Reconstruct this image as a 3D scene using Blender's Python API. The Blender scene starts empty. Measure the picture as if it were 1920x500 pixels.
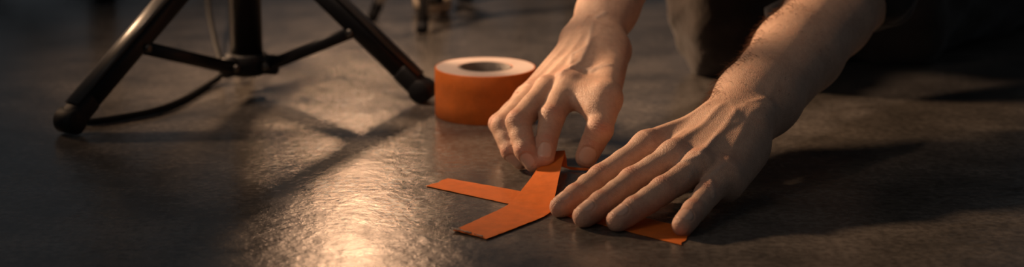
import bpy, bmesh, math, random
import numpy as np
from mathutils import Vector, Matrix
random.seed(7); rng = np.random.RandomState(7)
C = bpy.context.scene.collection
sc = bpy.context.scene

# ------------------------------------------------------------ camera model (metres)
F = 3200.0; P = math.radians(13.6); H = .383
def at(px, py, zmm=0.0):
    """point of the room seen at a pixel at a height above the floor (mm)"""
    v = (px - 960) / F; w = -(py - 250) / F; z = zmm / 1000
    d = np.array([v, math.cos(P) + math.sin(P) * w, -math.sin(P) + math.cos(P) * w])
    return np.array([0, 0, H]) + d * ((z - H) / d[2])

# ------------------------------------------------------------ helpers
def tag(o, label=None, cat=None, group=None, kind=None):
    if label: o['label'] = label
    if cat: o['category'] = cat
    if group: o['group'] = group
    if kind: o['kind'] = kind
    return o
def empty(name, loc):
    o = bpy.data.objects.new(name, None); C.objects.link(o); o.location = loc; o.empty_display_size = .05
    return o
def link(name, me, mats, parent=None, smooth=True):
    o = bpy.data.objects.new(name, me); C.objects.link(o)
    for m in (mats if isinstance(mats, (list, tuple)) else [mats]): me.materials.append(m)
    if smooth:
        me.polygons.foreach_set('use_smooth', [True] * len(me.polygons))
    if parent is not None:
        o.parent = parent
        o.matrix_parent_inverse = Matrix.Identity(4)
        o.location = (0, 0, 0)
        w = Vector((0, 0, 0)); q = parent
        while q is not None: w += q.location; q = q.parent
        me.transform(Matrix.Translation(-w))
    return o
def mesh_np(verts, faces, name='m'):
    me = bpy.data.meshes.new(name)
    verts = np.asarray(verts, np.float32); faces = np.asarray(faces, np.int32)
    n = faces.shape[1]
    me.vertices.add(len(verts)); me.vertices.foreach_set('co', verts.ravel())
    me.loops.add(faces.size); me.loops.foreach_set('vertex_index', faces.ravel())
    me.polygons.add(len(faces))
    me.polygons.foreach_set('loop_start', np.arange(0, faces.size, n, dtype=np.int32))
    me.polygons.foreach_set('loop_total', np.full(len(faces), n, dtype=np.int32))
    me.update(calc_edges=True)
    return me
def mesh_bm(bm, name='m'):
    me = bpy.data.meshes.new(name); bmesh.ops.recalc_face_normals(bm, faces=bm.faces); bm.to_mesh(me); bm.free(); return me

def tube(bm, pts, rad, seg=12, cap=True, flat=None, up=(0, 0, 1), square=0.0):
    """swept tube; flat=(wide, thick) gives rounded-rectangle section"""
    pts = [Vector(p) for p in pts]; n = len(pts)
    if not isinstance(rad, (list, tuple)): rad = [rad] * n
    rings = []
    u = Vector(up)
    for i, p in enumerate(pts):
        t = (pts[min(i + 1, n - 1)] - pts[max(i - 1, 0)]).normalized()
        a = t.cross(u)
        if a.length < 1e-4: a = t.cross(Vector((1, 0, 0)))
        a.normalize(); b = a.cross(t).normalized()
        ring = []
        for k in range(seg):
            th = 2 * math.pi * (k + .5) / seg
            c, s = math.cos(th), math.sin(th)
            if square:
                q = (abs(c) ** square + abs(s) ** square) ** (-1 / square); c *= q; s *= q
            fx, fy = flat if flat else (1, 1)
            ring.append(bm.verts.new(p + (a * c * fx + b * s * fy) * rad[i]))
        rings.append(ring)
    for r0, r1 in zip(rings, rings[1:]):
        for k in range(seg): bm.faces.new((r0[k], r0[(k + 1) % seg], r1[(k + 1) % seg], r1[k]))
    if cap:
        bm.faces.new(rings[0][::-1]); bm.faces.new(rings[-1])
def spline(pts, n=8):
    pts = [np.array(p, float) for p in pts]; out = []
    q = [2 * pts[0] - pts[1]] + pts + [2 * pts[-1] - pts[-2]]
    for i in range(1, len(q) - 2):
        for k in range(n):
            t = k / n
            out.append(.5 * ((2 * q[i]) + (-q[i - 1] + q[i + 1]) * t + (2 * q[i - 1] - 5 * q[i] + 4 * q[i + 1] - q[i + 2]) * t * t + (-q[i - 1] + 3 * q[i] - 3 * q[i + 1] + q[i + 2]) * t ** 3))
    out.append(pts[-1]); return out

# ------------------------------------------------------------ materials
def nodemat(name):
    m = bpy.data.materials.new(name); m.use_nodes = True; nt = m.node_tree
    return m, nt, nt.nodes, nt.links, nt.nodes['Principled BSDF']
def noise(nt, scale, detail=4, rough=.5, vec=None):
    n = nt.nodes.new('ShaderNodeTexNoise'); n.inputs['Scale'].default_value = scale
    n.inputs['Detail'].default_value = detail; n.inputs['Roughness'].default_value = rough
    if vec is not None: nt.links.new(vec, n.inputs['Vector'])
    return n
def ramp(nt, inp, stops):
    r = nt.nodes.new('ShaderNodeValToRGB'); e = r.color_ramp.elements
    while len(e) < len(stops): e.new(.5)
    for el, (p, c) in zip(e, stops):
        el.position = p; el.color = (c[0], c[1], c[2], 1) if isinstance(c, (tuple, list)) else (c, c, c, 1)
    nt.links.new(inp, r.inputs['Fac']); return r
def geo(nt): 
    g = nt.nodes.new('ShaderNodeNewGeometry'); return g.outputs['Position']
def objc(nt):
    g = nt.nodes.new('ShaderNodeTexCoord'); return g.outputs['Object']
def bump(nt, h, strength, dist, prev=None):
    b = nt.nodes.new('ShaderNodeBump'); b.inputs['Strength'].default_value = strength; b.inputs['Distance'].default_value = dist
    nt.links.new(h, b.inputs['Height'])
    if prev is not None: nt.links.new(prev, b.inputs['Normal'])
    return b.outputs['Normal']
def mix(nt, fac, a, b, mode='MIX'):
    m = nt.nodes.new('ShaderNodeMix'); m.data_type = 'RGBA'; m.blend_type = mode
    for s, v in ((m.inputs[0], fac), (m.inputs[6], a), (m.inputs[7], b)):
        if hasattr(v, 'is_linked') or hasattr(v, 'links'): nt.links.new(v, s)
        else: s.default_value = v if not isinstance(v, tuple) else (*v, 1)
    return m.outputs[2]

def m_concrete():
    m, nt, N, L, b = nodemat('polished_concrete'); p = objc(nt)
    n1 = noise(nt, 2.2, 6, .6, p); n2 = noise(nt, 14, 6, .65, p); n3 = noise(nt, 160, 4, .6, p)
    c1 = ramp(nt, n1.outputs['Fac'], [(.3, (.070, .064, .058)), (.7, (.118, .107, .095))])
    c2 = ramp(nt, n2.outputs['Fac'], [(.3, (.55, .55, .55)), (.62, (1.25, 1.22, 1.2))])
    c3 = ramp(nt, n3.outputs['Fac'], [(.35, (.6, .6, .6)), (.62, (1.3, 1.3, 1.3))])
    x = mix(nt, 1.0, c1.outputs[0], c2.outputs[0], 'MULTIPLY'); x = mix(nt, .8, x, c3.outputs[0], 'MULTIPLY')
    L.new(x, b.inputs['Base Color'])
    n4 = noise(nt, 30, 5, .6, p)
    r = ramp(nt, n4.outputs['Fac'], [(.3, .15), (.7, .26)]); L.new(r.outputs[0], b.inputs['Roughness'])
    # small dents and trowel marks
    v = N.new('ShaderNodeTexVoronoi'); v.inputs['Scale'].default_value = 130; L.new(p, v.inputs['Vector'])
    n5 = noise(nt, 75, 5, .62, p); n6 = noise(nt, 420, 3, .6, p); n7 = noise(nt, 18, 3, .5, p)
    nn = bump(nt, n7.outputs['Fac'], .11, .006)
    nn = bump(nt, n5.outputs['Fac'], .24, .0014, nn)
    nn = bump(nt, v.outputs['Distance'], .10, .0008, nn)
    nn = bump(nt, n6.outputs['Fac'], .25, .0004, nn)
    L.new(nn, b.inputs['Normal']); b.inputs['Specular IOR Level'].default_value = .5
    return m
def m_simple(name, col, rough, metallic=0, bscale=None, bstr=.2, bdist=.001, spec=.5, var=.15):
    m, nt, N, L, b = nodemat(name); p = objc(nt)
    n = noise(nt, bscale or 60, 4, .6, p)
    r = ramp(nt, n.outputs['Fac'], [(.3, tuple(c * (1 - var) for c in col)), (.7, tuple(c * (1 + var) for c in col))])
    L.new(r.outputs[0], b.inputs['Base Color'])
    b.inputs['Roughness'].default_value = rough; b.inputs['Metallic'].default_value = metallic
    b.inputs['Specular IOR Level'].default_value = spec
    L.new(bump(nt, n.outputs['Fac'], bstr, bdist), b.inputs['Normal'])
    return m
def m_tape(name, col=(.72, .165, .018)):
    m, nt, N, L, b = nodemat(name); p = objc(nt)
    n = noise(nt, 90, 5, .65, p); n2 = noise(nt, 700, 3, .6, p)
    r = ramp(nt, n.outputs['Fac'], [(.3, tuple(c * .86 for c in col)), (.7, tuple(c * 1.1 for c in col))])
    r2 = ramp(nt, n2.outputs['Fac'], [(.62, (0, 0, 0)), (.78, (1, 1, 1))])
    x = mix(nt, r2.outputs[0], r.outputs[0], (.85, .33, .12))
    L.new(x, b.inputs['Base Color']); b.inputs['Roughness'].default_value = .52
    b.inputs['Specular IOR Level'].default_value = .4
    ws = []
    for ax in ('X', 'Y'):
        w = N.new('ShaderNodeTexWave'); w.bands_direction = ax; w.inputs['Scale'].default_value = 700; w.inputs['Distortion'].default_value = .6
        L.new(p, w.inputs['Vector']); ws.append(w)
    s = N.new('ShaderNodeMath'); s.operation = 'ADD'; L.new(ws[0].outputs['Fac'], s.inputs[0]); L.new(ws[1].outputs['Fac'], s.inputs[1])
    nn = bump(nt, s.outputs[0], .35, .0002); nn = bump(nt, n.outputs['Fac'], .35, .0012, nn)
    L.new(nn, b.inputs['Normal']); return m
def m_rolledge():
    m, nt, N, L, b = nodemat('wound_tape_edge'); p = objc(nt)
    w = N.new('ShaderNodeTexWave'); w.wave_type = 'RINGS'; w.rings_direction = 'Z'; w.inputs['Scale'].default_value = 190
    w.inputs['Distortion'].default_value = .8; L.new(p, w.inputs['Vector'])
    r = ramp(nt, w.outputs['Fac'], [(.2, (.50, .40, .35)), (.8, (.64, .54, .48))])
    n = noise(nt, 50, 4, .6, p); r2 = ramp(nt, n.outputs['Fac'], [(.3, (.85, .8, .78)), (.7, (1.05, 1.05, 1.05))])
    L.new(mix(nt, .7, r.outputs[0], r2.outputs[0], 'MULTIPLY'), b.inputs['Base Color'])
    b.inputs['Roughness'].default_value = .55
    L.new(bump(nt, w.outputs['Fac'], .3, .0004), b.inputs['Normal']); return m
def m_skin():
    m, nt, N, L, b = nodemat('skin'); p = geo(nt)
    n1 = noise(nt, 38, 4, .6, p); n2 = noise(nt, 260, 4, .6, p)
    c1 = ramp(nt, n1.outputs['Fac'], [(.3, (.50, .315, .225)), (.55, (.60, .40, .29)), (.75, (.60, .36, .255))])
    c2 = ramp(nt, n2.outputs['Fac'], [(.3, (.86, .82, .80)), (.7, (1.1, 1.08, 1.07))])
    x = mix(nt, .7, c1.outputs[0], c2.outputs[0], 'MULTIPLY')
    a = N.new('ShaderNodeAttribute'); a.attribute_name = 'flush'
    x = mix(nt, a.outputs['Fac'], x, (.55, .25, .17))
    v = N.new('ShaderNodeAttribute'); v.attribute_name = 'vein'
    x = mix(nt, v.outputs['Fac'], x, (.45, .34, .28))
    nl = N.new('ShaderNodeAttribute'); nl.attribute_name = 'nail'
    x = mix(nt, nl.outputs['Fac'], x, (.64, .42, .32))
    L.new(x, b.inputs['Base Color'])
    rr = N.new('ShaderNodeMapRange'); rr.inputs['To Min'].default_value = .50; rr.inputs['To Max'].default_value = .28
    L.new(nl.outputs['Fac'], rr.inputs['Value']); L.new(rr.outputs[0], b.inputs['Roughness'])
    b.inputs['Subsurface Weight'].default_value = .12; b.inputs['Subsurface Radius'].default_value = (1, .35, .2); b.inputs['Subsurface Scale'].default_value = .004
    b.inputs['Specular IOR Level'].default_value = .42
    vo = N.new('ShaderNodeTexVoronoi'); vo.feature = 'DISTANCE_TO_EDGE'; vo.inputs['Scale'].default_value = 620; L.new(p, vo.inputs['Vector'])
    vr = ramp(nt, vo.outputs['Distance'], [(0, 0), (.18, 1)])
    n3 = noise(nt, 170, 4, .65, p)
    inv = N.new('ShaderNodeMapRange'); inv.inputs['To Min'].default_value = .5; inv.inputs['To Max'].default_value = .04; L.new(nl.outputs['Fac'], inv.inputs['Value'])
    b1 = N.new('ShaderNodeBump'); b1.inputs['Distance'].default_value = .00035; L.new(vr.outputs[0], b1.inputs['Height']); L.new(inv.outputs[0], b1.inputs['Strength'])
    nn = bump(nt, n3.outputs['Fac'], .20, .0010, b1.outputs['Normal'])
    L.new(nn, b.inputs['Normal']); return m
def m_cloth(name, col, scale=900, rough=.95):
    m, nt, N, L, b = nodemat(name); p = geo(nt)
    n = noise(nt, 30, 5, .6, p)
    r = ramp(nt, n.outputs['Fac'], [(.3, tuple(c * .8 for c in col)), (.7, tuple(c * 1.2 for c in col))])
    L.new(r.outputs[0], b.inputs['Base Color']); b.inputs['Roughness'].default_value = rough
    b.inputs['Specular IOR Level'].default_value = .15; b.inputs['Sheen Weight'].default_value = .15
    w = N.new('ShaderNodeTexWave'); w.inputs['Scale'].default_value = scale / 3; w.inputs['Distortion'].default_value = .5; w.bands_direction = 'DIAGONAL'; L.new(p, w.inputs['Vector'])
    nn = bump(nt, w.outputs['Fac'], .3, .0003); nn = bump(nt, n.outputs['Fac'], .5, .01, nn)
    L.new(nn, b.inputs['Normal']); return m
M_floor = m_concrete(); M_skin = m_skin()
M_tape = m_tape('orange_cloth_tape'); M_edge = m_rolledge()
M_core = m_simple('grey_cardboard', (.20, .175, .155), .8, bscale=120)
M_torn = m_simple('torn_fibre', (.80, .66, .52), .7, bscale=80, bstr=.02)
M_black = m_simple('black_metal', (.008, .008, .009), .42, 0, 40, .1, .0004, spec=.22)
M_rail = m_simple('satin_dark_metal', (.03, .028, .027), .32, 0, 40, .05, .0004, spec=.3)
M_rubber = m_simple('black_rubber', (.008, .008, .009), .6, 0, 150, .3, .0006, spec=.2)
M_steel = m_simple('steel_rivet', (.10, .095, .09), .45, 1)
M_grey = m_simple('grey_metal', (.42, .39, .35), .5, .1)
M_cable = m_simple('cable_jacket', (.008, .008, .008), .6, spec=.15)
M_pale = m_simple('pale_patch', (.72, .58, .42), .6, bscale=60)  # for the block that stands in for the bright patch
M_trouser = m_cloth('dark_trouser_cloth', (.036, .029, .025))
M_shirt = m_cloth('dark_shirt_cloth', (.020, .021, .024))
M_hair = m_simple('brown_hair', (.10, .042, .020), .45)
M_shoe = m_simple('black_shoe', (.012, .012, .012), .5)

# ------------------------------------------------------------ floor
bm = bmesh.new()
bmesh.ops.create_grid(bm, x_segments=12, y_segments=12, size=5.0)
for v in bm.verts: v.co += Vector((0, 3.2, 0))
me = mesh_bm(bm)
o = link('floor', me, M_floor, None, False); tag(o, 'dark grey polished concrete floor', 'floor', kind='structure')

# ------------------------------------------------------------ tape roll
def lathe(prof, n=96):
    """prof: closed list of (r, z)"""
    vs = []; fs = []
    for i in range(n):
        a = 2 * math.pi * i / n
        for r, z in prof: vs.append((r * math.cos(a), r * math.sin(a), z))
    m = len(prof)
    for i in range(n):
        j = (i + 1) % n
        for k in range(m):
            l = (k + 1) % m; fs.append((i * m + k, j * m + k, j * m + l, i * m + l))
    return vs, fs
RC = at(910, 214); RC = Vector((RC[0], RC[1], 0))
roll = empty('tape_roll', RC); tag(roll, 'thick roll of orange cloth tape lying flat on the floor behind the hands', 'tape roll')
Ro, Ri, Hh = .0502, .0275, .0485
prof = [(Ri, .0), (Ro - .0006, .0), (Ro, .0007), (Ro, Hh * .33), (Ro + .0001, Hh * .66), (Ro, Hh - .0007), (Ro - .0005, Hh - .0001), (Ro - .0014, Hh), (Ri, Hh)]
vs, fs = lathe(prof)
vs = [(x * (1 + .004 * math.sin(3 * math.atan2(y, x))), y * (1 + .004 * math.sin(3 * math.atan2(y, x))), z) for x, y, z in vs]
me = mesh_np(np.array(vs) + np.array(RC), fs)
o = link('wound_tape', me, [M_tape, M_edge], roll)
mp = len(prof); idx = []
for i in range(96):
    for k in range(mp):
        idx.append(1 if k in (0, 7) else 0)
me.polygons.foreach_set('material_index', idx)
for i, p in enumerate(me.polygons): p.use_smooth = idx[i] == 0
vs, fs = lathe([(Ri - .0032, .0006), (Ri - .0002, .0006), (Ri - .0002, Hh - .0004), (Ri - .0012, Hh + .0002), (Ri - .0028, Hh + .0002), (Ri - .0032, Hh - .0004)])
link('cardboard_core', mesh_np(np.array(vs) + np.array(RC), fs), M_core, roll)

# ------------------------------------------------------------ tape strips on the floor
def ribbon(name, left, right, label, n=10, th=.0004, cross=9, seed=1, lift=None):
    Lp = spline(left, n); Rp = spline(right, n)
    r = np.random.RandomState(seed); vs = []; fs = []
    for i, (a, b) in enumerate(zip(Lp, Rp)):
        for k in range(cross):
            t = k / (cross - 1); p = a * (1 - t) + b * t
            # slight jag along torn ends
            if i in (0, len(Lp) - 1): p = p + (Lp[min(1, i)] - Lp[0] if i else (Lp[0] - Lp[1])) * 0 + (Lp[1] - Lp[0]) * r.uniform(-.10, .25)
            p = p + np.array([0, 0, .0003 + .00025 * math.sin(i * 1.3 + k * .9) ** 2])
            vs.append(p)
    for i in range(len(Lp) - 1):
        for k in range(cross - 1):
            q = i * cross + k; fs.append((q, q + 1, q + cross + 1, q + cross))
    base = np.mean([vs[0], vs[-1]], axis=0); base[2] = 0
    root_me = mesh_np(np.array(vs) - base, fs)
    o = link(name, root_me, M_tape); o.location = base
    md = o.modifiers.new('s', 'SOLIDIFY'); md.thickness = th; md.offset = 1
    es = o.modifiers.new('e', 'EDGE_SPLIT'); es.split_angle = math.radians(40)
    tag(o, label, 'tape strip'); return o, vs
Z = 0
stripA, _ = ribbon('tape_strip', [at(838, 335), at(975, 359.5), at(1115, 388), at(1300, 431)], [at(800, 350), at(955, 383.5), at(1090, 413), at(1276, 460)],
    'straight orange tape strip lying flat, crossed by the bent strip and covered by a hand', seed=3)
Lb = [at(850, 433, .5), at(903, 409, .5), at(955, 383, .7), at(982, 352, 2.0), at(1003, 324, 6.0), at(1016, 297, 11.0), at(1022, 287, 13)]
Rb = [at(912, 449, .5), at(975, 425, .5), at(1030, 400, .7), at(1041, 366, 2.5), at(1048, 333, 7.0), at(1055, 303, 13.0), at(1059, 283, 16)]
stripB, vsB = ribbon('tape_strip', Lb, Rb, 'bent orange tape strip, its far end lifted by the pinching fingers', seed=5, n=8)
# the curled-under free end behind the index finger
Lc = [at(1022, 287, 12.6), at(1030, 296, 8), at(1045, 309, 4), at(1075, 313, 2.6), at(1108, 316, 4.5)]
Rc = [at(1059, 283, 15.6), at(1062, 297, 9), at(1066, 315.5, 2), at(1085, 318.5, 1.2), at(1108, 319.5, 2.2)]
me0 = stripB.data
Lp = spline(Lc, 6); Rp = spline(Rc, 6); vs = []; fs = []
for a, b in zip(Lp, Rp):
    for k in range(5): vs.append(a * (1 - k / 4) + b * k / 4)
for i in range(len(Lp) - 1):
    for k in range(4): q = i * 5 + k; fs.append((q, q + 1, q + 6, q + 5))
o = link('loose_end', mesh_np(vs, fs), M_tape, stripB); md = o.modifiers.new('s', 'SOLIDIFY'); md.thickness = .0004; md.offset = 0
# pale torn threads at the near end of the bent strip
def torn(strip, A, B, n, seed):
    bm = bmesh.new(); r = random.Random(seed)
    A = Vector(A) + Vector((.0006, .0008, 0)); B = Vector(B) + Vector((.0006, .0008, 0)); out = Vector((-.6, -.75, 0)).normalized()
    for k in range(n):
        t = r.random(); p = A.lerp(B, t) + Vector((0, 0, .0016)); big = (t < .16 or .36 < t < .5) 
        l = r.uniform(.0008, .0022) * (1.6 if big else .7)
        d = (out + Vector((r.uniform(-.5, .5), r.uniform(-.5, .5), r.uniform(0, .5)))).normalized()
        tube(bm, [p - d * .0030 * (1 if big else .4), p, p + d * l], [.0004, .0006 if big else .0003, .0002], 5)
    o = link('torn_edge', mesh_bm(bm), M_torn, strip); o['label'] = 'pale frayed threads of the torn end'
torn(stripB, at(850.5, 432, .4), at(905, 447, .4), 46, 4)

# ------------------------------------------------------------ light stands
def quadstand(name, label, centre, feet, col_h, hub_z, collar_z, mat, s=1.0, group=None):
    c = Vector(centre); root = empty(name, (c.x, c.y, 0)); tag(root, label, 'stand', group)
    # pole, in two sections
    bm = bmesh.new(); tube(bm, [c + Vector((0, 0, hub_z - .012 * s)), c + Vector((0, 0, col_h * .6))], .0172 * s, 28)
    link('pole', mesh_bm(bm), mat, root)
    bm = bmesh.new(); tube(bm, [c + Vector((0, 0, col_h * .58)), c + Vector((0, 0, col_h))], .0130 * s, 24)
    up = link('inner_pole', mesh_bm(bm), mat, root)
    bm = bmesh.new(); tube(bm, [c + Vector((0, 0, col_h - .004)), c + Vector((0, 0, col_h + .012)), c + Vector((0, 0, col_h + .045)), c + Vector((0, 0, col_h + .05))], [.010, .008, .008, .006], 20)
    link('spigot', mesh_bm(bm), M_steel, root)
    bm = bmesh.new(); tube(bm, [c + Vector((0, 0, col_h * .57)), c + Vector((0, 0, col_h * .575)), c + Vector((0, 0, col_h * .62)), c + Vector((0, 0, col_h * .625))], [.018, .022, .022, .016], 24)
    cl = link('locking_collar', mesh_bm(bm), M_rubber, root)
    bm = bmesh.new(); q = c + Vector((.02, 0, col_h * .6)); tube(bm, [q, q + Vector((.012, 0, 0)), q + Vector((.013, 0, 0)), q + Vector((.03, 0, 0))], [.005, .005, .013, .012], 12)
    link('knob', mesh_bm(bm), M_rubber, cl)
    # hub plate low on the pole and collar up above
    bm = bmesh.new(); tube(bm, [c + Vector((0, 0, hub_z - .011 * s)), c + Vector((0, 0, hub_z - .009 * s)), c + Vector((0, 0, hub_z + .009 * s)), c + Vector((0, 0, hub_z + .011 * s))], [.020 * s, .0225 * s, .0225 * s, .020 * s], 28)
    dirs = []
    for f in feet:
        d = Vector((f[0] - c.x, f[1] - c.y, 0)).normalized(); dirs.append(d)
        tube(bm, [c + d * .012 * s + Vector((0, 0, hub_z)), c + d * .034 * s + Vector((0, 0, hub_z))], .0105 * s, 12, True, (.8, 1), square=4)
    hub = link('hub', mesh_bm(bm), M_rubber, root)
    bm = bmesh.new(); tube(bm, [c + Vector((0, 0, collar_z - .022 * s)), c + Vector((0, 0, collar_z - .018 * s)), c + Vector((0, 0, collar_z + .022 * s)), c + Vector((0, 0, collar_z + .026 * s))], [.022 * s, .027 * s, .027 * s, .020 * s], 28)
    for d in dirs:
        tube(bm, [c + d * .014 * s + Vector((0, 0, collar_z)), c + d * .034 * s + Vector((0, 0, collar_z - .004))], .014 * s, 12, True, (.8, 1), square=4)
    link('leg_collar', mesh_bm(bm), M_rubber, root)
    for d, f in zip(dirs, feet):
        side = d.cross(Vector((0, 0, 1)))
        top = c + d * .030 * s + Vector((0, 0, collar_z)); foot = Vector((f[0], f[1], .013 * s))
        ax = (foot - top).normalized(); L = (foot - top).length
        nrm = side.cross(ax).normalized()
        if nrm.z < 0: nrm = -nrm
        bm = bmesh.new()
        tube(bm, [top, top.lerp(foot, .5), foot - ax * .010 * s], .0108 * s, 20, True, (.95, .95), up=nrm, square=3.6)
        leg = link('leg', mesh_bm(bm), mat, root)
        # raised flange along the upper face of the leg
        bm = bmesh.new()
        tube(bm, [top + nrm * .0115 * s, foot - ax * .012 * s + nrm * .0115 * s], .0028 * s, 8, True, (3.3, .7), up=nrm, square=4)
        link('leg_rail', mesh_bm(bm), M_rail, leg)
        # rubber foot, a rounded drum lying across the leg
        bm = bmesh.new()
        tube(bm, [foot - ax * .030 * s, foot - ax * .027 * s, foot - ax * .004 * s, foot + ax * .004 * s, foot + ax * .0075 * s], [.0108 * s, .0116 * s, .0116 * s, .0100 * s, .005 * s], 20, True, (1, 1), up=nrm, square=3)
        w = .0118 * s
        tube(bm, [foot - side * w, foot - side * w * .85, foot + side * w * .85, foot + side * w], [.0106 * s, .0122 * s, .0122 * s, .0106 * s], 26)
        ft = link('rubber_foot', mesh_bm(bm), M_rubber, leg)
        # brace
        t = .58; a = top.lerp(foot, t) - nrm * .006 * s; h0 = c + d * .028 * s + Vector((0, 0, hub_z))
        bm = bmesh.new()
        for sg in (-1, 1):
            off = side * sg * .0075 * s
            tube(bm, [h0 + off, a + off], .0064 * s, 8, True, (.36, 1.0), square=4)
        tube(bm, [h0.lerp(a, .06), h0.lerp(a, .94)], .0055 * s, 8, True, (1.3, .65), square=4)
        br = link('brace', mesh_bm(bm), mat, root)
        for q, rr in ((h0, .0042), (a, .0042)):
            bm = bmesh.new()
            for sg in (-1, 1):
                tube(bm, [q + side * sg * .0085 * s, q + side * sg * .0135 * s, q + side * sg * .0145 * s], [rr * s, rr * s, rr * .6 * s], 12)
            link('rivet', mesh_bm(bm), M_steel, br)
    return root
fA = at(133, 251); fB = at(792, 192); cc = at(465, 168)
fC = np.array([cc[0] - .036, cc[1] + .20, 0])
quadstand('light_stand', 'black tripod light stand with folding braces standing left of the tape roll', (cc[0], cc[1], 0), [fA, fB, fC], 1.15, .029, .160, M_black)
# stands further back, mostly outside the frame
q = at(792, 64)
quadstand('light_stand', 'small grey blurred stand far behind the tape roll', (q[0] + .01, q[1] + .10, 0), [q, at(700, 40), (q[0] - .02, q[1] + .30, 0)], .9, .03, .13, M_grey, .6)
q = at(872, 4)
quadstand('light_stand', 'dark stand foot at the top edge above the tape roll', (q[0] + .16, q[1] + .24, 0), [q, (q[0] + .06, q[1] + .50, 0), (q[0] + .42, q[1] + .22, 0)], 1.1, .03, .18, M_black, .9)
q = at(198, 6)
quadstand('light_stand', 'dark stand foot at the top edge in the far left corner', (q[0] - .06, q[1] + .23, 0), [q, (q[0] - .28, q[1] + .30, 0), (q[0] + .12, q[1] + .42, 0)], 1.1, .03, .18, M_black, 1.2)
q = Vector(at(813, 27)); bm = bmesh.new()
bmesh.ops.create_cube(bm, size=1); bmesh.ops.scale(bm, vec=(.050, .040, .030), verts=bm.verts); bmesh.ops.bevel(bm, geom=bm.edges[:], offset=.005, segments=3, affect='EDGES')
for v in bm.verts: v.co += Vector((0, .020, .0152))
o = link('bright_patch', mesh_bm(bm), M_pale); o.location = q; o.rotation_euler.z = .12  # added pale block in place of a bright, sheen-like patch on the floor
tag(o, 'small pale beige block standing in for a bright blurred patch at the top edge, behind the grey stand', 'box')
# cable from the stand's hub along the floor
cp = [at(380, -160, 120), at(386, -60, 75), at(392, 20, 45), at(404, 80, 28), at(414, 118, 20), at(413, 142, 8), at(388, 160, 3.6), at(340, 188, 3.6), at(290, 207, 3.6), at(230, 219, 3.6), at(175, 227, 3.6), at(148, 224, 3.6)]
bm = bmesh.new(); tube(bm, spline([cp[0] + np.array([.05, .02, .16])] + cp, 8), .0034, 10)
root = link('cable', mesh_bm(bm), M_cable); tag(root, 'thin black cable curling from the light stand pole to its left foot', 'cable')

# ------------------------------------------------------------ implicit surfaces
PAD = .02
def smin(a, b, k):
    h = np.maximum(k - np.abs(a - b), 0) / k
    return np.minimum(a, b) - h * h * k * .25
class Grid:
    def __init__(s, lo, hi, h):
        s.lo = np.array(lo, float); s.h = h
        s.n = np.ceil((np.array(hi) - s.lo) / h).astype(int) + 1
        s.ax = [s.lo[i] + h * np.arange(s.n[i]) for i in range(3)]
        s.a = np.full(s.n, PAD, np.float32)
    def box(s, lo, hi):
        i0 = np.clip(np.floor((np.array(lo) - s.lo) / s.h).astype(int), 0, s.n)
        i1 = np.clip(np.ceil((np.array(hi) - s.lo) / s.h).astype(int) + 1, 0, s.n)
        return i0, i1
    def xyz(s, i0, i1):
        return (s.ax[0][i0[0]:i1[0], None, None], s.ax[1][None, i0[1]:i1[1], None], s.ax[2][None, None, i0[2]:i1[2]])
    def put(s, fn, lo, hi, k, op='u'):
        i0, i1 = s.box(lo, hi)
        if np.any(i1 <= i0): return
        v = fn(*s.xyz(i0, i1)).astype(np.float32)
        sl = tuple(slice(a, b) for a, b in zip(i0, i1))
        if op == 'u': s.a[sl] = smin(s.a[sl], np.minimum(v, PAD), k)
        elif op == 'cut': s.a[sl] = -smin(-s.a[sl], v, k)
        return sl
def seg_fn(a, b, ra, rb, flat=None):
    """tapered capsule; flat=(dir, s) squeezes the section along dir by s"""
    a = np.array(a, float); b = np.array(b, float); d = b - a; L2 = d @ d
    def fn(x, y, z):
        px, py, pz = x - a[0], y - a[1], z - a[2]
        t = np.clip((px * d[0] + py * d[1] + pz * d[2]) / L2, 0, 1)
        qx, qy, qz = px - t * d[0], py - t * d[1], pz - t * d[2]
        r = ra + (rb - ra) * t
        if flat is not None:
            n = np.array(flat[0], float); n /= np.linalg.norm(n); u = qx * n[0] + qy * n[1] + qz * n[2]
            e = (1 / flat[1] ** 2 - 1)
            return (np.sqrt(qx * qx + qy * qy + qz * qz + u * u * e) - r) * (.5 + .5 * flat[1])
        return np.sqrt(qx * qx + qy * qy + qz * qz) - r
    return fn
def seg(g, a, b, ra, rb, k=.004, flat=None):
    a = np.array(a, float); b = np.array(b, float); m = max(ra, rb) + PAD
    g.put(seg_fn(a, b, ra, rb, flat), np.minimum(a, b) - m, np.maximum(a, b) + m, k)
def chain(g, pts, rads, k=.004, flat=None):
    for i in range(len(pts) - 1): seg(g, pts[i], pts[i + 1], rads[i], rads[i + 1], k, flat)
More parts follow.
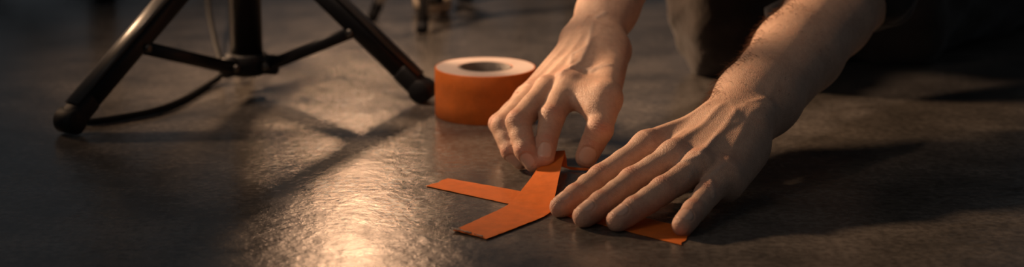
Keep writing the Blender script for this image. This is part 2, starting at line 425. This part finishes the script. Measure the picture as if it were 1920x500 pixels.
def nets(g):
    f = g.a; h = g.h; nx, ny, nz = f.shape; s = f < 0
    c = [s[i:nx - 1 + i, j:ny - 1 + j, k:nz - 1 + k] for i in (0, 1) for j in (0, 1) for k in (0, 1)]
    anyc = np.logical_or.reduce(c); allc = np.logical_and.reduce(c); act = anyc & ~allc
    ii = np.argwhere(act); idx = -np.ones(act.shape, np.int64); idx[act] = np.arange(len(ii))
    acc = np.zeros((len(ii), 3)); cnt = np.zeros(len(ii))
    cor = [(i, j, k) for i in (0, 1) for j in (0, 1) for k in (0, 1)]
    for a in cor:
        for d in range(3):
            if a[d]: continue
            b = list(a); b[d] = 1
            fa = f[ii[:, 0] + a[0], ii[:, 1] + a[1], ii[:, 2] + a[2]]; fb = f[ii[:, 0] + b[0], ii[:, 1] + b[1], ii[:, 2] + b[2]]
            m = (fa < 0) != (fb < 0); t = np.where(m, fa / np.where(m, fa - fb, 1), 0)
            p = np.array(a, float)[None].repeat(len(ii), 0); p[:, d] += t
            acc += p * m[:, None]; cnt += m
    V = (ii + acc / cnt[:, None]) * h + g.lo
    Q = []
    for d in range(3):
        e, w = [(1, 2), (2, 0), (0, 1)][d]
        sl0 = [slice(None)] * 3; sl1 = [slice(None)] * 3
        sl0[d] = slice(0, -1); sl1[d] = slice(1, None)
        ch = s[tuple(sl0)] != s[tuple(sl1)]
        pts = np.argwhere(ch); pts = pts[(pts[:, e] > 0) & (pts[:, w] > 0) & (pts[:, e] < f.shape[e] - 1) & (pts[:, w] < f.shape[w] - 1)]
        inside = s[pts[:, 0], pts[:, 1], pts[:, 2]]
        def cell(de, dw):
            q = pts.copy(); q[:, e] -= de; q[:, w] -= dw; return idx[q[:, 0], q[:, 1], q[:, 2]]
        q = np.stack([cell(1, 1), cell(0, 1), cell(0, 0), cell(1, 0)], 1)
        q[~inside] = q[~inside][:, ::-1]; Q.append(q)
    Q = np.concatenate(Q); Q = Q[(Q >= 0).all(1)]
    # pull vertices onto the smooth surface
    def samp(arr, X):
        u = (X - g.lo) / h; i = np.clip(np.floor(u).astype(int), 0, np.array(f.shape) - 2); t = u - i; r = 0
        for a, b, c2 in cor:
            wgt = (t[:, 0] if a else 1 - t[:, 0]) * (t[:, 1] if b else 1 - t[:, 1]) * (t[:, 2] if c2 else 1 - t[:, 2])
            r = r + wgt * arr[i[:, 0] + a, i[:, 1] + b, i[:, 2] + c2]
        return r
    for _ in range(2):
        v = samp(f, V); G = np.stack([(samp(f, V + np.eye(3)[k] * h) - samp(f, V - np.eye(3)[k] * h)) / (2 * h) for k in range(3)], 1)
        V = V - G * (v / np.maximum((G * G).sum(1), .2))[:, None] * .8
    return V, Q
def refine(me, levels=1, smooth_it=0):
    o = bpy.data.objects.new('tmp', me); C.objects.link(o)
    if smooth_it:
        s = o.modifiers.new('sm', 'SMOOTH'); s.iterations = smooth_it; s.factor = .5
    if levels:
        m = o.modifiers.new('ss', 'SUBSURF'); m.levels = levels; m.render_levels = levels
    bpy.context.view_layer.update()
    dg = bpy.context.evaluated_depsgraph_get()
    out = bpy.data.meshes.new_from_object(o.evaluated_get(dg)); bpy.data.objects.remove(o); return out
def get(me):
    V = np.empty(len(me.vertices) * 3, np.float32); me.vertices.foreach_get('co', V); V = V.reshape(-1, 3).astype(float)
    Nn = np.empty(len(me.vertices) * 3, np.float32); me.vertices.foreach_get('normal', Nn); return V, Nn.reshape(-1, 3).astype(float)
def unit(v): v = np.array(v, float); return v / np.linalg.norm(v)
def dpoly(V, pts):
    """distance from V to polyline and arclength parameter 0..1"""
    pts = np.array(pts); seglen = np.linalg.norm(np.diff(pts, axis=0), axis=1); tot = seglen.sum(); best = np.full(len(V), 9.); par = np.zeros(len(V)); acc = 0
    for i in range(len(pts) - 1):
        a, d = pts[i], pts[i + 1] - pts[i]
        t = np.clip(((V - a) @ d) / (d @ d), 0, 1); q = np.linalg.norm(V - a - t[:, None] * d, axis=1)
        m = q < best; best[m] = q[m]; par[m] = ((acc + t * seglen[i]) / tot)[m]; acc += seglen[i]
    return best, par

class Hand: pass
def build_hand(hd, h):
    allp = np.array([p for f in hd.fingers for p in f['pts']] + hd.armpts)
    mr = .055
    lo = allp.min(0) - mr; lo[2] = max(lo[2], -.02)
    g = Grid(lo, allp.max(0) + mr, h)
    # fingers first, each on its own, so neighbours touch without melting together
    for f in hd.fingers:
        pts = [np.array(p) for p in f['pts']]; r = np.array(f['r']) / 1000
        lo = np.min(pts, 0) - .034; hi = np.max(pts, 0) + .034
        t = Grid(g.lo, g.lo + 0 * g.lo, h)           # aligned local grid
        i0, i1 = g.box(lo, hi)
        t.lo = g.lo + i0 * h; t.n = i1 - i0; t.ax = [g.ax[i][i0[i]:i1[i]] for i in range(3)]; t.a = np.full(t.n, PAD, np.float32)
        pad = -unit(f['n'])
        # subdivide phalanges: waist in the middle of each bone, swell at the joints
        for i in range(len(pts) - 1):
            a, b = pts[i], pts[i + 1]; w = (r[i] + r[i + 1]) / 2 * f.get('waist', .93)
            m = (a + b) / 2
            if i < len(pts) - 2:
                seg(t, a, m, r[i], w, .003); seg(t, m, b, w, r[i + 1], .003)
                seg(t, a * .7 + b * .3 + pad * w * .28, a * .3 + b * .7 + pad * w * .28, w * .80, w * .80, .005)
            else:
                seg(t, a, b, r[i], r[i + 1], .003)
                seg(t, a * .55 + b * .45 + pad * r[i] * .22, a * .05 + b * .95 + pad * r[i] * .20, r[i] * .84, r[i + 1] * .92, .004)
        sl = tuple(slice(a, b) for a, b in zip(i0, i1))
        g.a[sl] = smin(g.a[sl], t.a, .0012)
    # palm and forearm on a second field
    t = Grid(g.lo, g.lo, h); t.n = g.n; t.ax = g.ax; t.a = np.full(g.n, PAD, np.float32)
    for a, b, ra, rb, k, fl in hd.palm: seg(t, a, b, ra, rb, k, fl)
    g.a = smin(g.a, t.a, .0075)
    del t
    V, Q = nets(g); me = mesh_np(V, Q); me = refine(me, 1, 1)
    V, Nn = get(me); n = len(V)
    disp = np.zeros(n); flush = np.zeros(n); nail = np.zeros(n); vein = np.zeros(n)
    def up_mask(nv, lo=-.1, hi=.5):
        return np.clip((Nn @ unit(nv) - lo) / (hi - lo), 0, 1)
    for pl, amp, sig, nv in hd.tendons:
        pl = [np.array(p) for p in pl]
        d, par = dpoly(V, pl); # ridge: measured across, ignoring depth
        q = V - 0; n3 = unit(nv)
        P2 = V - (V @ n3)[:, None] * n3; pl2 = [p - (p @ n3) * n3 for p in pl]
        d2, par = dpoly(P2, pl2)
        w = np.exp(-(d2 / sig) ** 2) * up_mask(nv, .0, .5) * np.clip(par * 6, 0, 1) * np.clip((1 - par) * 6, 0, 1) * (d < .035)
        disp += amp * w
        if sig < .0028: vein = np.maximum(vein, w * .55)
    for f in hd.fingers:
        pts = [np.array(p) for p in f['pts']]; nv = unit(f['n']); r = np.array(f['r']) / 1000
        # dorsal wrinkles over the middle knuckle and end joint
        for ji, amp, wid, nw in f['wr']:
            J = pts[ji]; ax = unit(pts[min(ji + 1, len(pts) - 1)] - pts[ji - 1]); nd = unit(nv - (nv @ ax) * ax); lat = np.cross(ax, nd)
            q = V - J; u = q @ ax; v = q @ lat; w = q @ nd
            near = (np.abs(u) < .02) & (np.abs(v) < .014) & (w > -.004) & (np.linalg.norm(q, axis=1) < .022)
            env = np.exp(-(u / wid) ** 2) * np.exp(-(v / (r[ji] * .75)) ** 2) * near * up_mask(nd, .15, .6)
            wave = np.cos((u + .12 * v * np.sin(v * 700) + 18 * v * v) * 2 * math.pi / nw)
            disp += env * (amp * (.35 - np.maximum(wave, -.3) * 0 - .9 * np.clip(wave, 0, 1) ** 2))
            flush = np.maximum(flush, env * .75)
            # creases at the fringe
        # nail
        tipc = pts[-1]; base = pts[-2]; ax = unit(tipc - base); nd = unit(nv - (nv @ ax) * ax); lat = np.cross(ax, nd)
        rt = r[-1]
        q = V - tipc; u = q @ ax; v = q @ lat; w = q @ nd
        nl = f.get('nl', .0108); nw_ = rt * .80
        cu = -.0022; un = (u - cu + nl * .12) / (nl * .62); vn = v / nw_
        rad = (np.abs(un) ** 2.6 + np.abs(vn) ** 2.6) ** (1 / 2.6)
        ok = (w > -.001) & (np.linalg.norm(q, axis=1) < .022) & (Nn @ nd > .05)
        m = np.clip((1.0 - rad) / .10, 0, 1) * ok
        groove = np.exp(-((rad - 1.04) / .085) ** 2) * ok
        fold = np.exp(-((rad - 1.25) / .16) ** 2) * ok * np.clip(1 - un * .8, 0, 1)
        disp += -.00042 * groove + .00022 * fold * .8 + .00010 * m - .00025 * m * np.clip(un, 0, 1)
        nail = np.maximum(nail, m)
        flush = np.maximum(flush, np.clip(1.6 - rad / 1.8, 0, .35) * ok * (1 - m))
        tipd = np.linalg.norm(V - tipc, axis=1); flush = np.maximum(flush, np.clip(1.5 - tipd / .010, 0, .38) * (1 - m))
    for J, rr, am in hd.flush:
        d = np.linalg.norm(V - np.array(J), axis=1); flush = np.maximum(flush, am * np.exp(-(d / rr) ** 2))
    V2 = V + Nn * disp[:, None]
    V2[:, 2] = np.maximum(V2[:, 2], .0009)      # pads flatten where they press on the floor
    me.vertices.foreach_set('co', V2.astype(np.float32).ravel()); me.update()
    for nm, ar in (('flush', flush), ('nail', nail), ('vein', vein)):
        at_ = me.attributes.new(nm, 'FLOAT', 'POINT'); at_.data.foreach_set('value', ar.astype(np.float32))
    return me

def fing(pts, r, n, wr=True, **kw):
    d = dict(pts=[at(*p) for p in pts], r=r, n=n); d.update(kw)
    a_ = kw.get('amp', .00060)
    d['wr'] = [(1, a_, .0062, .0030), (2, a_ * .65, .0040, .0024)] if wr else []
    return d
HS = .0016
# ---- hand lying flat, palm down (right in the picture)
A = Hand()
nf = (.05, -.22, .97)
A.fingers = [
    fing([(1213, 274, 40), (1126, 333, 19.5), (1080, 367, 12.0), (1050, 386.5, 8.8)], [11.6, 10.8, 9.8, 8.3], (-.12, -.1, 1)),
    fing([(1264, 292, 40), (1185, 339, 23), (1128, 381, 14), (1094, 404, 9.0)], [11.6, 11.0, 10.0, 8.5], (-.05, -.1, 1)),
    fing([(1312, 311, 36), (1243, 356, 23), (1190, 391, 14), (1157, 412, 8.8)], [11.4, 10.8, 9.7, 8.3], (.0, -.1, 1)),
    fing([(1358, 328, 29), (1326, 364, 20), (1300, 396, 13), (1280, 421, 8.4)], [11.5, 10.2, 9.3, 8.0], (.1, -.1, 1)),
    fing([(1290, 262, 27), (1200, 305, 16), (1135, 334, 10.5), (1099, 343, 8.8)], [12.5, 10.5, 9.4, 8.0], (-.3, .2, 1)),
]
W = at(1366, 250, 45)
EL = np.array([.329, 1.660, .121])          # elbow
SH = np.array([.425, 1.80, .37])
fd = unit(EL - W); wl = unit(np.cross(fd, nf)); wn = unit(np.cross(wl, fd)); 
if wn[2] < 0: wn = -wn
mc = [at(*p) for p in ((1213, 274, 39), (1264, 292, 39), (1312, 311, 35), (1358, 328, 28))]
lat = unit(np.cross(unit(mc[1] - W), (0, 0, 1)))
if lat[0] < 0: lat = -lat                    # towards the little finger
wo = [W - lat * .019, W - lat * .006, W + lat * .008, W + lat * .020]
A.palm = []
for i, m in enumerate(mc):
    A.palm.append((wo[i] + np.array([0, 0, .002]), m, .0165, [.0128, .0130, .0125, .0115][i], .014, None))
    A.palm.append((wo[i] - np.array([0, 0, .010]), m - np.array([0, 0, .010]), .0135, .0100, .014, None))
A.palm += [
    (W - lat * .022 + np.array([-.01, -.01, -.012]), at(1290, 262, 26), .0165, .0125, .012, None),       # thenar
    (W + lat * .022 + np.array([-.004, -.004, -.012]), mc[3] + lat * .004 - np.array([0, 0, .006]), .0165, .0105, .012, None),   # hypothenar
]
def forearm(W, EL, wn, wr=(.0285, .0335, .0435, .0465, .045), fl=.78):
    L = []
    ts = (0, .22, .55, .82, 1.0); fls = (fl, .86, .92, .93, .95)
    for i in range(4):
        a = W + (EL - W) * ts[i]; b = W + (EL - W) * ts[i + 1]
        L.append((a, b, wr[i], wr[i + 1], .012, (wn, (fls[i] + fls[i + 1]) / 2)))
    return L
A.palm += forearm(W, EL, wn, (.0315, .0360, .0400, .0410, .041))
A.palm += [(W + (EL - W) * .03 + lat * .021 + wn * .010, W + (EL - W) * .09 + lat * .021 + wn * .010, .010, .009, .012, None)]  # ulna head
UP = EL + (SH - EL) * .45
A.palm += [(EL, UP, .040, .043, .015, None)]
A.armpts = [W, EL, UP]
def on(px, py, z): return at(px, py, z)
T = []
for i, (m, w_) in enumerate(zip(mc, wo)):
    T.append(([m, w_ * .55 + m * .45, w_ + fd * .005], .0011 if i < 3 else .0006, .0036, nf))
    T.append(([m + unit(m - w_) * .006, m - unit(m - w_) * .006], .0006, .0066, nf))
T += [([at(1350, 240, 60), at(1315, 262, 60), at(1290, 268, 58), at(1255, 268, 56)], .0008, .0024, nf),
      ([at(1372, 262, 60), at(1335, 280, 56), at(1305, 282, 54), at(1285, 297, 52)], .0007, .0023, nf),
      ([at(1335, 280, 56), at(1345, 305, 50), at(1350, 318, 46)], .0006, .0023, nf),
      ([at(1350, 240, 60), at(1385, 215, 68), at(1400, 185, 76), at(1440, 150, 90), at(1470, 100, 105)], .0004, .0030, wn),
      ([at(1385, 215, 68), at(1365, 200, 66), at(1355, 185, 72)], .0003, .0028, wn),
      ([at(1440, 240, 60), at(1465, 200, 76), at(1500, 160, 90)], .0007, .0024, wn)]
A.tendons = T
A.flush = [(mc[i] + np.array([0, 0, .011]), .011, .35) for i in range(4)]
me_flat = build_hand(A, HS)

# ---- hand pinching the tape (left in the picture)
B = Hand()
ng = (-.25, -.85, .45)
B.fingers = [
    fing([(1066, 161, 64), (1035, 219, 45), (1024, 266, 26), (1021, 297, 14.5)], [13.2, 11.3, 9.4, 7.9], (-.05, -1, .25), nl=.0120),
    fing([(1027, 168, 60), (972, 228, 42), (984, 281, 21), (1000, 306, 10.5)], [12.2, 10.8, 9.2, 7.6], (-.6, -1, .2), amp=.0003),
    fing([(1002, 176, 53), (943, 236, 35), (958, 282, 17), (975, 301, 8.5)], [11.6, 10.4, 8.8, 7.3], (-.9, -.6, .2), amp=.0002),
    fing([(985, 186, 46), (935, 232, 28), (951, 270, 12), (972, 280, 7.5)], [10.4, 9.0, 7.8, 6.8], (-.9, -.4, .2), amp=.0002),
    fing([(1150, 188, 56), (1126, 243, 34), (1104, 282, 19), (1098, 298, 13.0)], [13.0, 10.8, 9.4, 8.0], (.10, -1, .35), nl=.0130),
]
B.fingers[4]['pts'] = [at(1137, 186, 58), at(1124, 243, 37), at(1099, 295, 12)]; B.fingers[4]['r'] = [13.5, 12.0, 9.2]; B.fingers[4]['wr'] = [(1, .0008, .006, .003)]
W2 = at(1109, 90, 86)
EL2 = np.array([.150, 1.760, .215]); SH2 = np.array([.125, 1.955, .40])
fd2 = unit(EL2 - W2); lat2 = unit(np.array([-1, .55, -.3]) - (np.array([-1, .55, -.3]) @ fd2) * fd2)   # towards the little finger
wn2 = unit(np.cross(fd2, lat2)); 
if wn2[1] > 0: wn2 = -wn2
mb = [at(*p) for p in ((1063, 160, 63), (1030, 168, 58), (1004, 177, 51), (987, 188, 45))]
wb = [W2 - lat2 * .017, W2 - lat2 * .005, W2 + lat2 * .008, W2 + lat2 * .018]
B.palm = []
pd = -wn2
for i, m in enumerate(mb):
    B.palm.append((wb[i], m, .0160, [.0120, .0118, .0110, .0100][i], .010, None))
    B.palm.append((wb[i] + pd * .010, m + pd * .009, .0125, .0085, .010, None))
B.palm += [
    (W2 - lat2 * .021 + pd * .008, at(1136, 186, 58), .0148, .0126, .012, None),
    (W2 - lat2 * .006 + pd * .014, at(1110, 170, 60), .0160, .0110, .012, None),
    (at(1084, 172, 60), at(1126, 185, 58), .0105, .0120, .012, None), (at(1084, 186, 56), at(1114, 206, 51), .0085, .0100, .012, None),      # web between thumb and index
]
B.palm += forearm(W2, EL2, wn2, (.0250, .0290, .0370, .0440, .044))
B.palm += [(W2 + fd2 * .012 + lat2 * .020 + wn2 * .008, W2 + fd2 * .022 + lat2 * .018 + wn2 * .007, .010, .009, .012, None)]
UP2 = EL2 + (SH2 - EL2) * .45
B.palm += [(EL2, UP2, .043, .045, .015, None)]
B.armpts = [W2, EL2, UP2]
T = []
for i, (m, w_) in enumerate(zip(mb, wb)):
    T.append(([m, w_ * .5 + m * .5, w_], .0009, .0038, wn2))
    T.append(([m + unit(m - w_) * .005, m - unit(m - w_) * .005], .0009, .0066, wn2))
T += [([at(1128, 60, 100), at(1105, 90, 92), at(1085, 110, 86), at(1050, 128, 80)], .0009, .0026, wn2),
      ([at(1105, 90, 92), at(1072, 100, 88), at(1062, 112, 86)], .0007, .0025, wn2),
      ([at(1140, 112, 86), at(1110, 122, 82), at(1075, 128, 78), at(1045, 140, 76)], .0009, .0026, wn2),
      ([at(1140, 20, 120), at(1128, 60, 100)], .0007, .0026, wn2),
      ([at(1150, 118, 84), at(1130, 130, 78), at(1100, 135, 76)], .0007, .0025, wn2),
      ([at(1100, 20, 120), at(1095, 70, 96)], .0012, .0030, wn2)]
B.tendons = T
B.flush = [(mb[i] + wn2 * .011, .011, .45) for i in range(4)]
me_grip = build_hand(B, HS)

# ------------------------------------------------------------ the person
NK = np.array([.29, 1.90, .44]); HIP = np.array([.50, 2.29, .26])
KR = np.array([.246, 1.885, .066]); KL = np.array([.435, 1.955, .062])
HR = np.array([.40, 2.30, .22]); HL = np.array([.60, 2.26, .22])
FR = np.array([.42, 2.30, .045]); FL = np.array([.72, 2.30, .045])
person = empty('person', (.45, 2.1, 0))
tag(person, 'kneeling person in dark clothes with rolled sleeves, sticking orange tape to the floor', 'person')
def low_body():
    g = Grid((-.05, 1.60, -.01), (.80, 2.50, .80), .008)
    face = unit(np.array([-.35, -.85, -.35]))
    seg(g, HIP, NK, .105, .10, .02, None)
    seg(g, SH, SH2, .055, .055, .02)
    seg(g, NK, NK + np.array([-.06, -.10, .07]), .055, .05, .02)
    HD = NK + np.array([-.085, -.15, .12])
    seg(g, HD + np.array([.02, .03, .03]), HD + np.array([-.03, -.05, -.035]), .082, .060, .02)
    nz = HD + np.array([-.03, -.05, -.035]) + face * .055
    seg(g, nz + np.array([0, 0, .02]), nz + face * .010, .008, .011, .01)                  # nose
    for s_ in (-1, 1):
        la = unit(np.cross(face, (0, 0, 1)))
        seg(g, HD + la * s_ * .078 + np.array([0, 0, -.01]), HD + la * s_ * .082 + np.array([0, 0, .02]), .012, .014, .008)   # ears
    seg(g, nz + np.array([.0, .005, -.028]), nz + np.array([.0, .005, -.03]), .016, .016, .01)
    seg(g, SH, EL, .048, .040, .02); seg(g, SH2, EL2, .048, .040, .02)
    seg(g, HR, KR, .07, .05, .02); seg(g, HL, KL, .07, .05, .02); seg(g, KR, FR, .048, .032, .02); seg(g, KL, FL, .048, .032, .02)
    V, Q = nets(g); return refine(mesh_np(V, Q), 1, 1), HD, face
mlow, HD, face = low_body()
bm = bmesh.new()
for m in (me_flat, me_grip, mlow): bm.from_mesh(m)
me = bpy.data.meshes.new('body'); bm.to_mesh(me); bm.free()
body = link('body', me, M_skin, person)
# clothes
def folds(V, Nn, amp, sc, seed):
    r = np.random.RandomState(seed); d = 0
    for k in range(9):
        w = r.normal(size=3) * sc * (1 + .25 * k); d = d + np.sin(V @ w + r.uniform(0, 6)) / (1 + .25 * k)
    return V + Nn * (d * amp)[:, None]
# shirt with rolled sleeves
g = Grid((-.08, 1.58, .08), (.74, 2.48, .62), .007)
seg(g, HIP + np.array([-.01, -.02, .02]), NK + np.array([0, .02, -.03]), .150, .135, .02)
seg(g, SH, SH2, .078, .078, .02)
c1 = EL + np.array([.022, .018, .026]) ; c2 = EL2 + (SH2 - EL2) * .12
seg(g, SH, c1, .070, .063, .02); seg(g, SH2, c2, .070, .060, .02)
def cut(a, b, r1, r2):
    m = max(r1, r2) + PAD
    g.put(seg_fn(a, b, r1, r2), np.minimum(a, b) - m, np.maximum(a, b) + m, .004, 'cut')
cut(W + (EL - W) * .5, EL + (SH - EL) * .40, .052, .052); cut(W2 + (EL2 - W2) * .5, EL2 + (SH2 - EL2) * .45, .051, .051)
V, Q = nets(g); me = refine(mesh_np(V, Q), 1, 1); V, Nn = get(me)
me.vertices.foreach_set('co', folds(V, Nn, .0022, 38, 3).astype(np.float32).ravel()); me.update()
shirt = link('shirt', me, M_shirt, person)
# cuff rolls
bm = bmesh.new()
def ring(bm, c, ax, R_, r_, n=40, m=10, wob=.0015):
    ax = Vector(ax).normalized(); a = ax.orthogonal().normalized(); b = ax.cross(a)
    rows = []
    for i in range(n):
        th = 2 * math.pi * i / n; rd = a * math.cos(th) + b * math.sin(th); rr = R_ + wob * math.sin(5 * th)
        rows.append([bm.verts.new(Vector(c) + rd * (rr + r_ * .55 * math.cos(2 * math.pi * k / m)) + ax * r_ * 2.0 * math.sin(2 * math.pi * k / m)) for k in range(m)])
    for i in range(n):
        for k in range(m): bm.faces.new((rows[i][k], rows[(i + 1) % n][k], rows[(i + 1) % n][(k + 1) % m], rows[i][(k + 1) % m]))
cl_ = at(1462, 24, 112); cr_ = at(1668, -58, 140); cr_ = cl_ + unit(cr_ - cl_) * .116
ring(bm, (cl_ + cr_) / 2 + np.array([0, .004, 0]), np.cross(unit(cr_ - cl_), (.17, .97, -.2)), .0545, .0055)
o = link('cuff', mesh_bm(bm), M_shirt, shirt)
bm = bmesh.new(); ring(bm, c2 - (SH2 - EL2) * .08, SH2 - EL2, .056, .006); link('cuff', mesh_bm(bm), M_shirt, shirt)
# trousers
g = Grid((.08, 1.72, -.01), (.92, 2.52, .42), .007)
seg(g, HR, HL, .135, .135, .02)
seg(g, HR, KR, .112, .074, .02); seg(g, HL, KL, .112, .072, .02)
seg(g, KR, FR, .070, .056, .02); seg(g, KL, FL, .068, .056, .02)
seg(g, KR * .5 + KL * .5 + np.array([0, .06, .04]), HR * .5 + HL * .5, .05, .11, .02)
V, Q = nets(g); me = refine(mesh_np(V, Q), 1, 1); V, Nn = get(me); V = folds(V, Nn, .0030, 30, 11)
V[:, 2] = np.maximum(V[:, 2], .0008); me.vertices.foreach_set('co', V.astype(np.float32).ravel()); me.update()
link('trousers', me, M_trouser, person)
# shoes behind, soles up
for f, k in ((FR, KR), (FL, KL)):
    d = unit((f - k) * np.array([1, 1, 0]))
    g = Grid(f - .3, f + .35, .007)
    a = f + d * .03; a[2] = .050; b = f + d * .20; b[2] = .046
    seg(g, a, b, .046, .040, .02, None); seg(g, a + np.array([0, 0, .012]), b + np.array([0, 0, .010]), .048, .042, .02)
    V, Q = nets(g); V[:, 2] = np.maximum(V[:, 2], .0008); link('shoe', refine(mesh_np(V, Q), 1, 1), M_shoe, person)
# head hair
g = Grid(HD - .2, HD + .2, .006)
seg(g, HD + np.array([.03, .04, .035]), HD + np.array([-.005, -.012, .035]), .088, .080, .02)
V, Q = nets(g); me = refine(mesh_np(V, Q), 1, 1); V, Nn = get(me); me.vertices.foreach_set('co', folds(V, Nn, .0025, 90, 5).astype(np.float32).ravel()); me.update()
link('hair', me, M_hair, person)
# forearm hair, finest strands
V, Nn = get(me_flat)
ax = unit(EL - W); t = (V - W) @ ax / np.linalg.norm(EL - W)
sidev = unit(np.array([-.75, .25, .6])); vis = (Nn @ np.array([0, -.98, .2]) > -.55)
cand = np.where((t > .06) & (t < .95) & (np.abs(Nn @ unit((.17, .97, -.2))) < .35) & (Nn @ np.array([-1, 0, .3]) > .3))[0]
cand2 = np.where((t > .0) & (t < .9) & (Nn @ wn > .3))[0]
sel = np.concatenate([rng.choice(cand, 1500), rng.choice(cand2, 160)])
bm = bmesh.new()
for j, i in enumerate(sel):
    p = V[i]; n_ = Nn[i]; L_ = rng.uniform(.005, .011) if j < 1500 else rng.uniform(.004, .008)
    d = unit(-ax * rng.uniform(.5, 1.1) + n_ * rng.uniform(.15, .75 if j < 1500 else .3) + rng.normal(size=3) * .22)
    d2 = unit(d + -ax * .5 - np.array([0, 0, .25]))
    tube(bm, [p - n_ * .0003, p + d * L_ * .5, p + d * L_ * .5 + d2 * L_ * .5], [.00013, .00010, .00004], 3, False)
hr = link('arm_hair', mesh_bm(bm), M_hair, person); tag(hr, kind='stuff')

# ------------------------------------------------------------ camera
cam = bpy.data.cameras.new('camera'); co = bpy.data.objects.new('camera', cam); C.objects.link(co); sc.camera = co
co.location = (0, 0, H); co.rotation_euler = (math.pi / 2 - P, 0, 0)
cam.sensor_width = 36; cam.lens = 36 * F / 1920; cam.clip_start = .02
cam.dof.use_dof = True; cam.dof.focus_distance = 1.395; cam.dof.aperture_fstop = 3.9

# ------------------------------------------------------------ lamps and added fills
def aim(o, tgt): o.rotation_euler = (Vector(tgt) - o.location).to_track_quat('-Z', 'Y').to_euler()
def spot(name, loc, tgt, power, col, size, angle, blend=1.0):
    l = bpy.data.lights.new(name, 'SPOT'); l.energy = power; l.color = col; l.shadow_soft_size = size; l.spot_size = math.radians(angle); l.spot_blend = blend
    o = bpy.data.objects.new(name, l); C.objects.link(o); o.location = loc; aim(o, tgt); return o
def area(name, loc, tgt, power, col, sx, sy):
    l = bpy.data.lights.new(name, 'AREA'); l.shape = 'RECTANGLE'; l.size = sx; l.size_y = sy; l.energy = power; l.color = col
    o = bpy.data.objects.new(name, l); C.objects.link(o); o.location = loc; aim(o, tgt); return o
spot('key_lamp', (-1.56, 2.57, .95), (.16, 1.58, 0), 320, (1, .62, .36), .08, 25)
spot('floor_fill', (-1.0, 1.7, 1.9), (.04, 2.05, 0), 185, (1, .66, .44), .12, 34)  # added light without a known source, warms the floor and stands further back
spot('back_lamp', (-.44, 4.6, 1.18), (-.06, 1.33, 0), 16, (1, .57, .32), .11, 17)
spot('hand_fill', (-1.2, .35, 1.2), (.14, 1.45, 0), 15, (1, .78, .62), .35, 34)  # added soft fill from the left front for the near side of the hands
w = bpy.data.worlds.new('world'); sc.world = w; w.use_nodes = True
w.node_tree.nodes['Background'].inputs[0].default_value = (.50, .56, .62, 1); w.node_tree.nodes['Background'].inputs[1].default_value = .07
vs_ = sc.view_settings; vs_.view_transform = 'Standard'; vs_.look = 'None'; vs_.exposure = .14; vs_.gamma = 1; vs_.use_curve_mapping = False
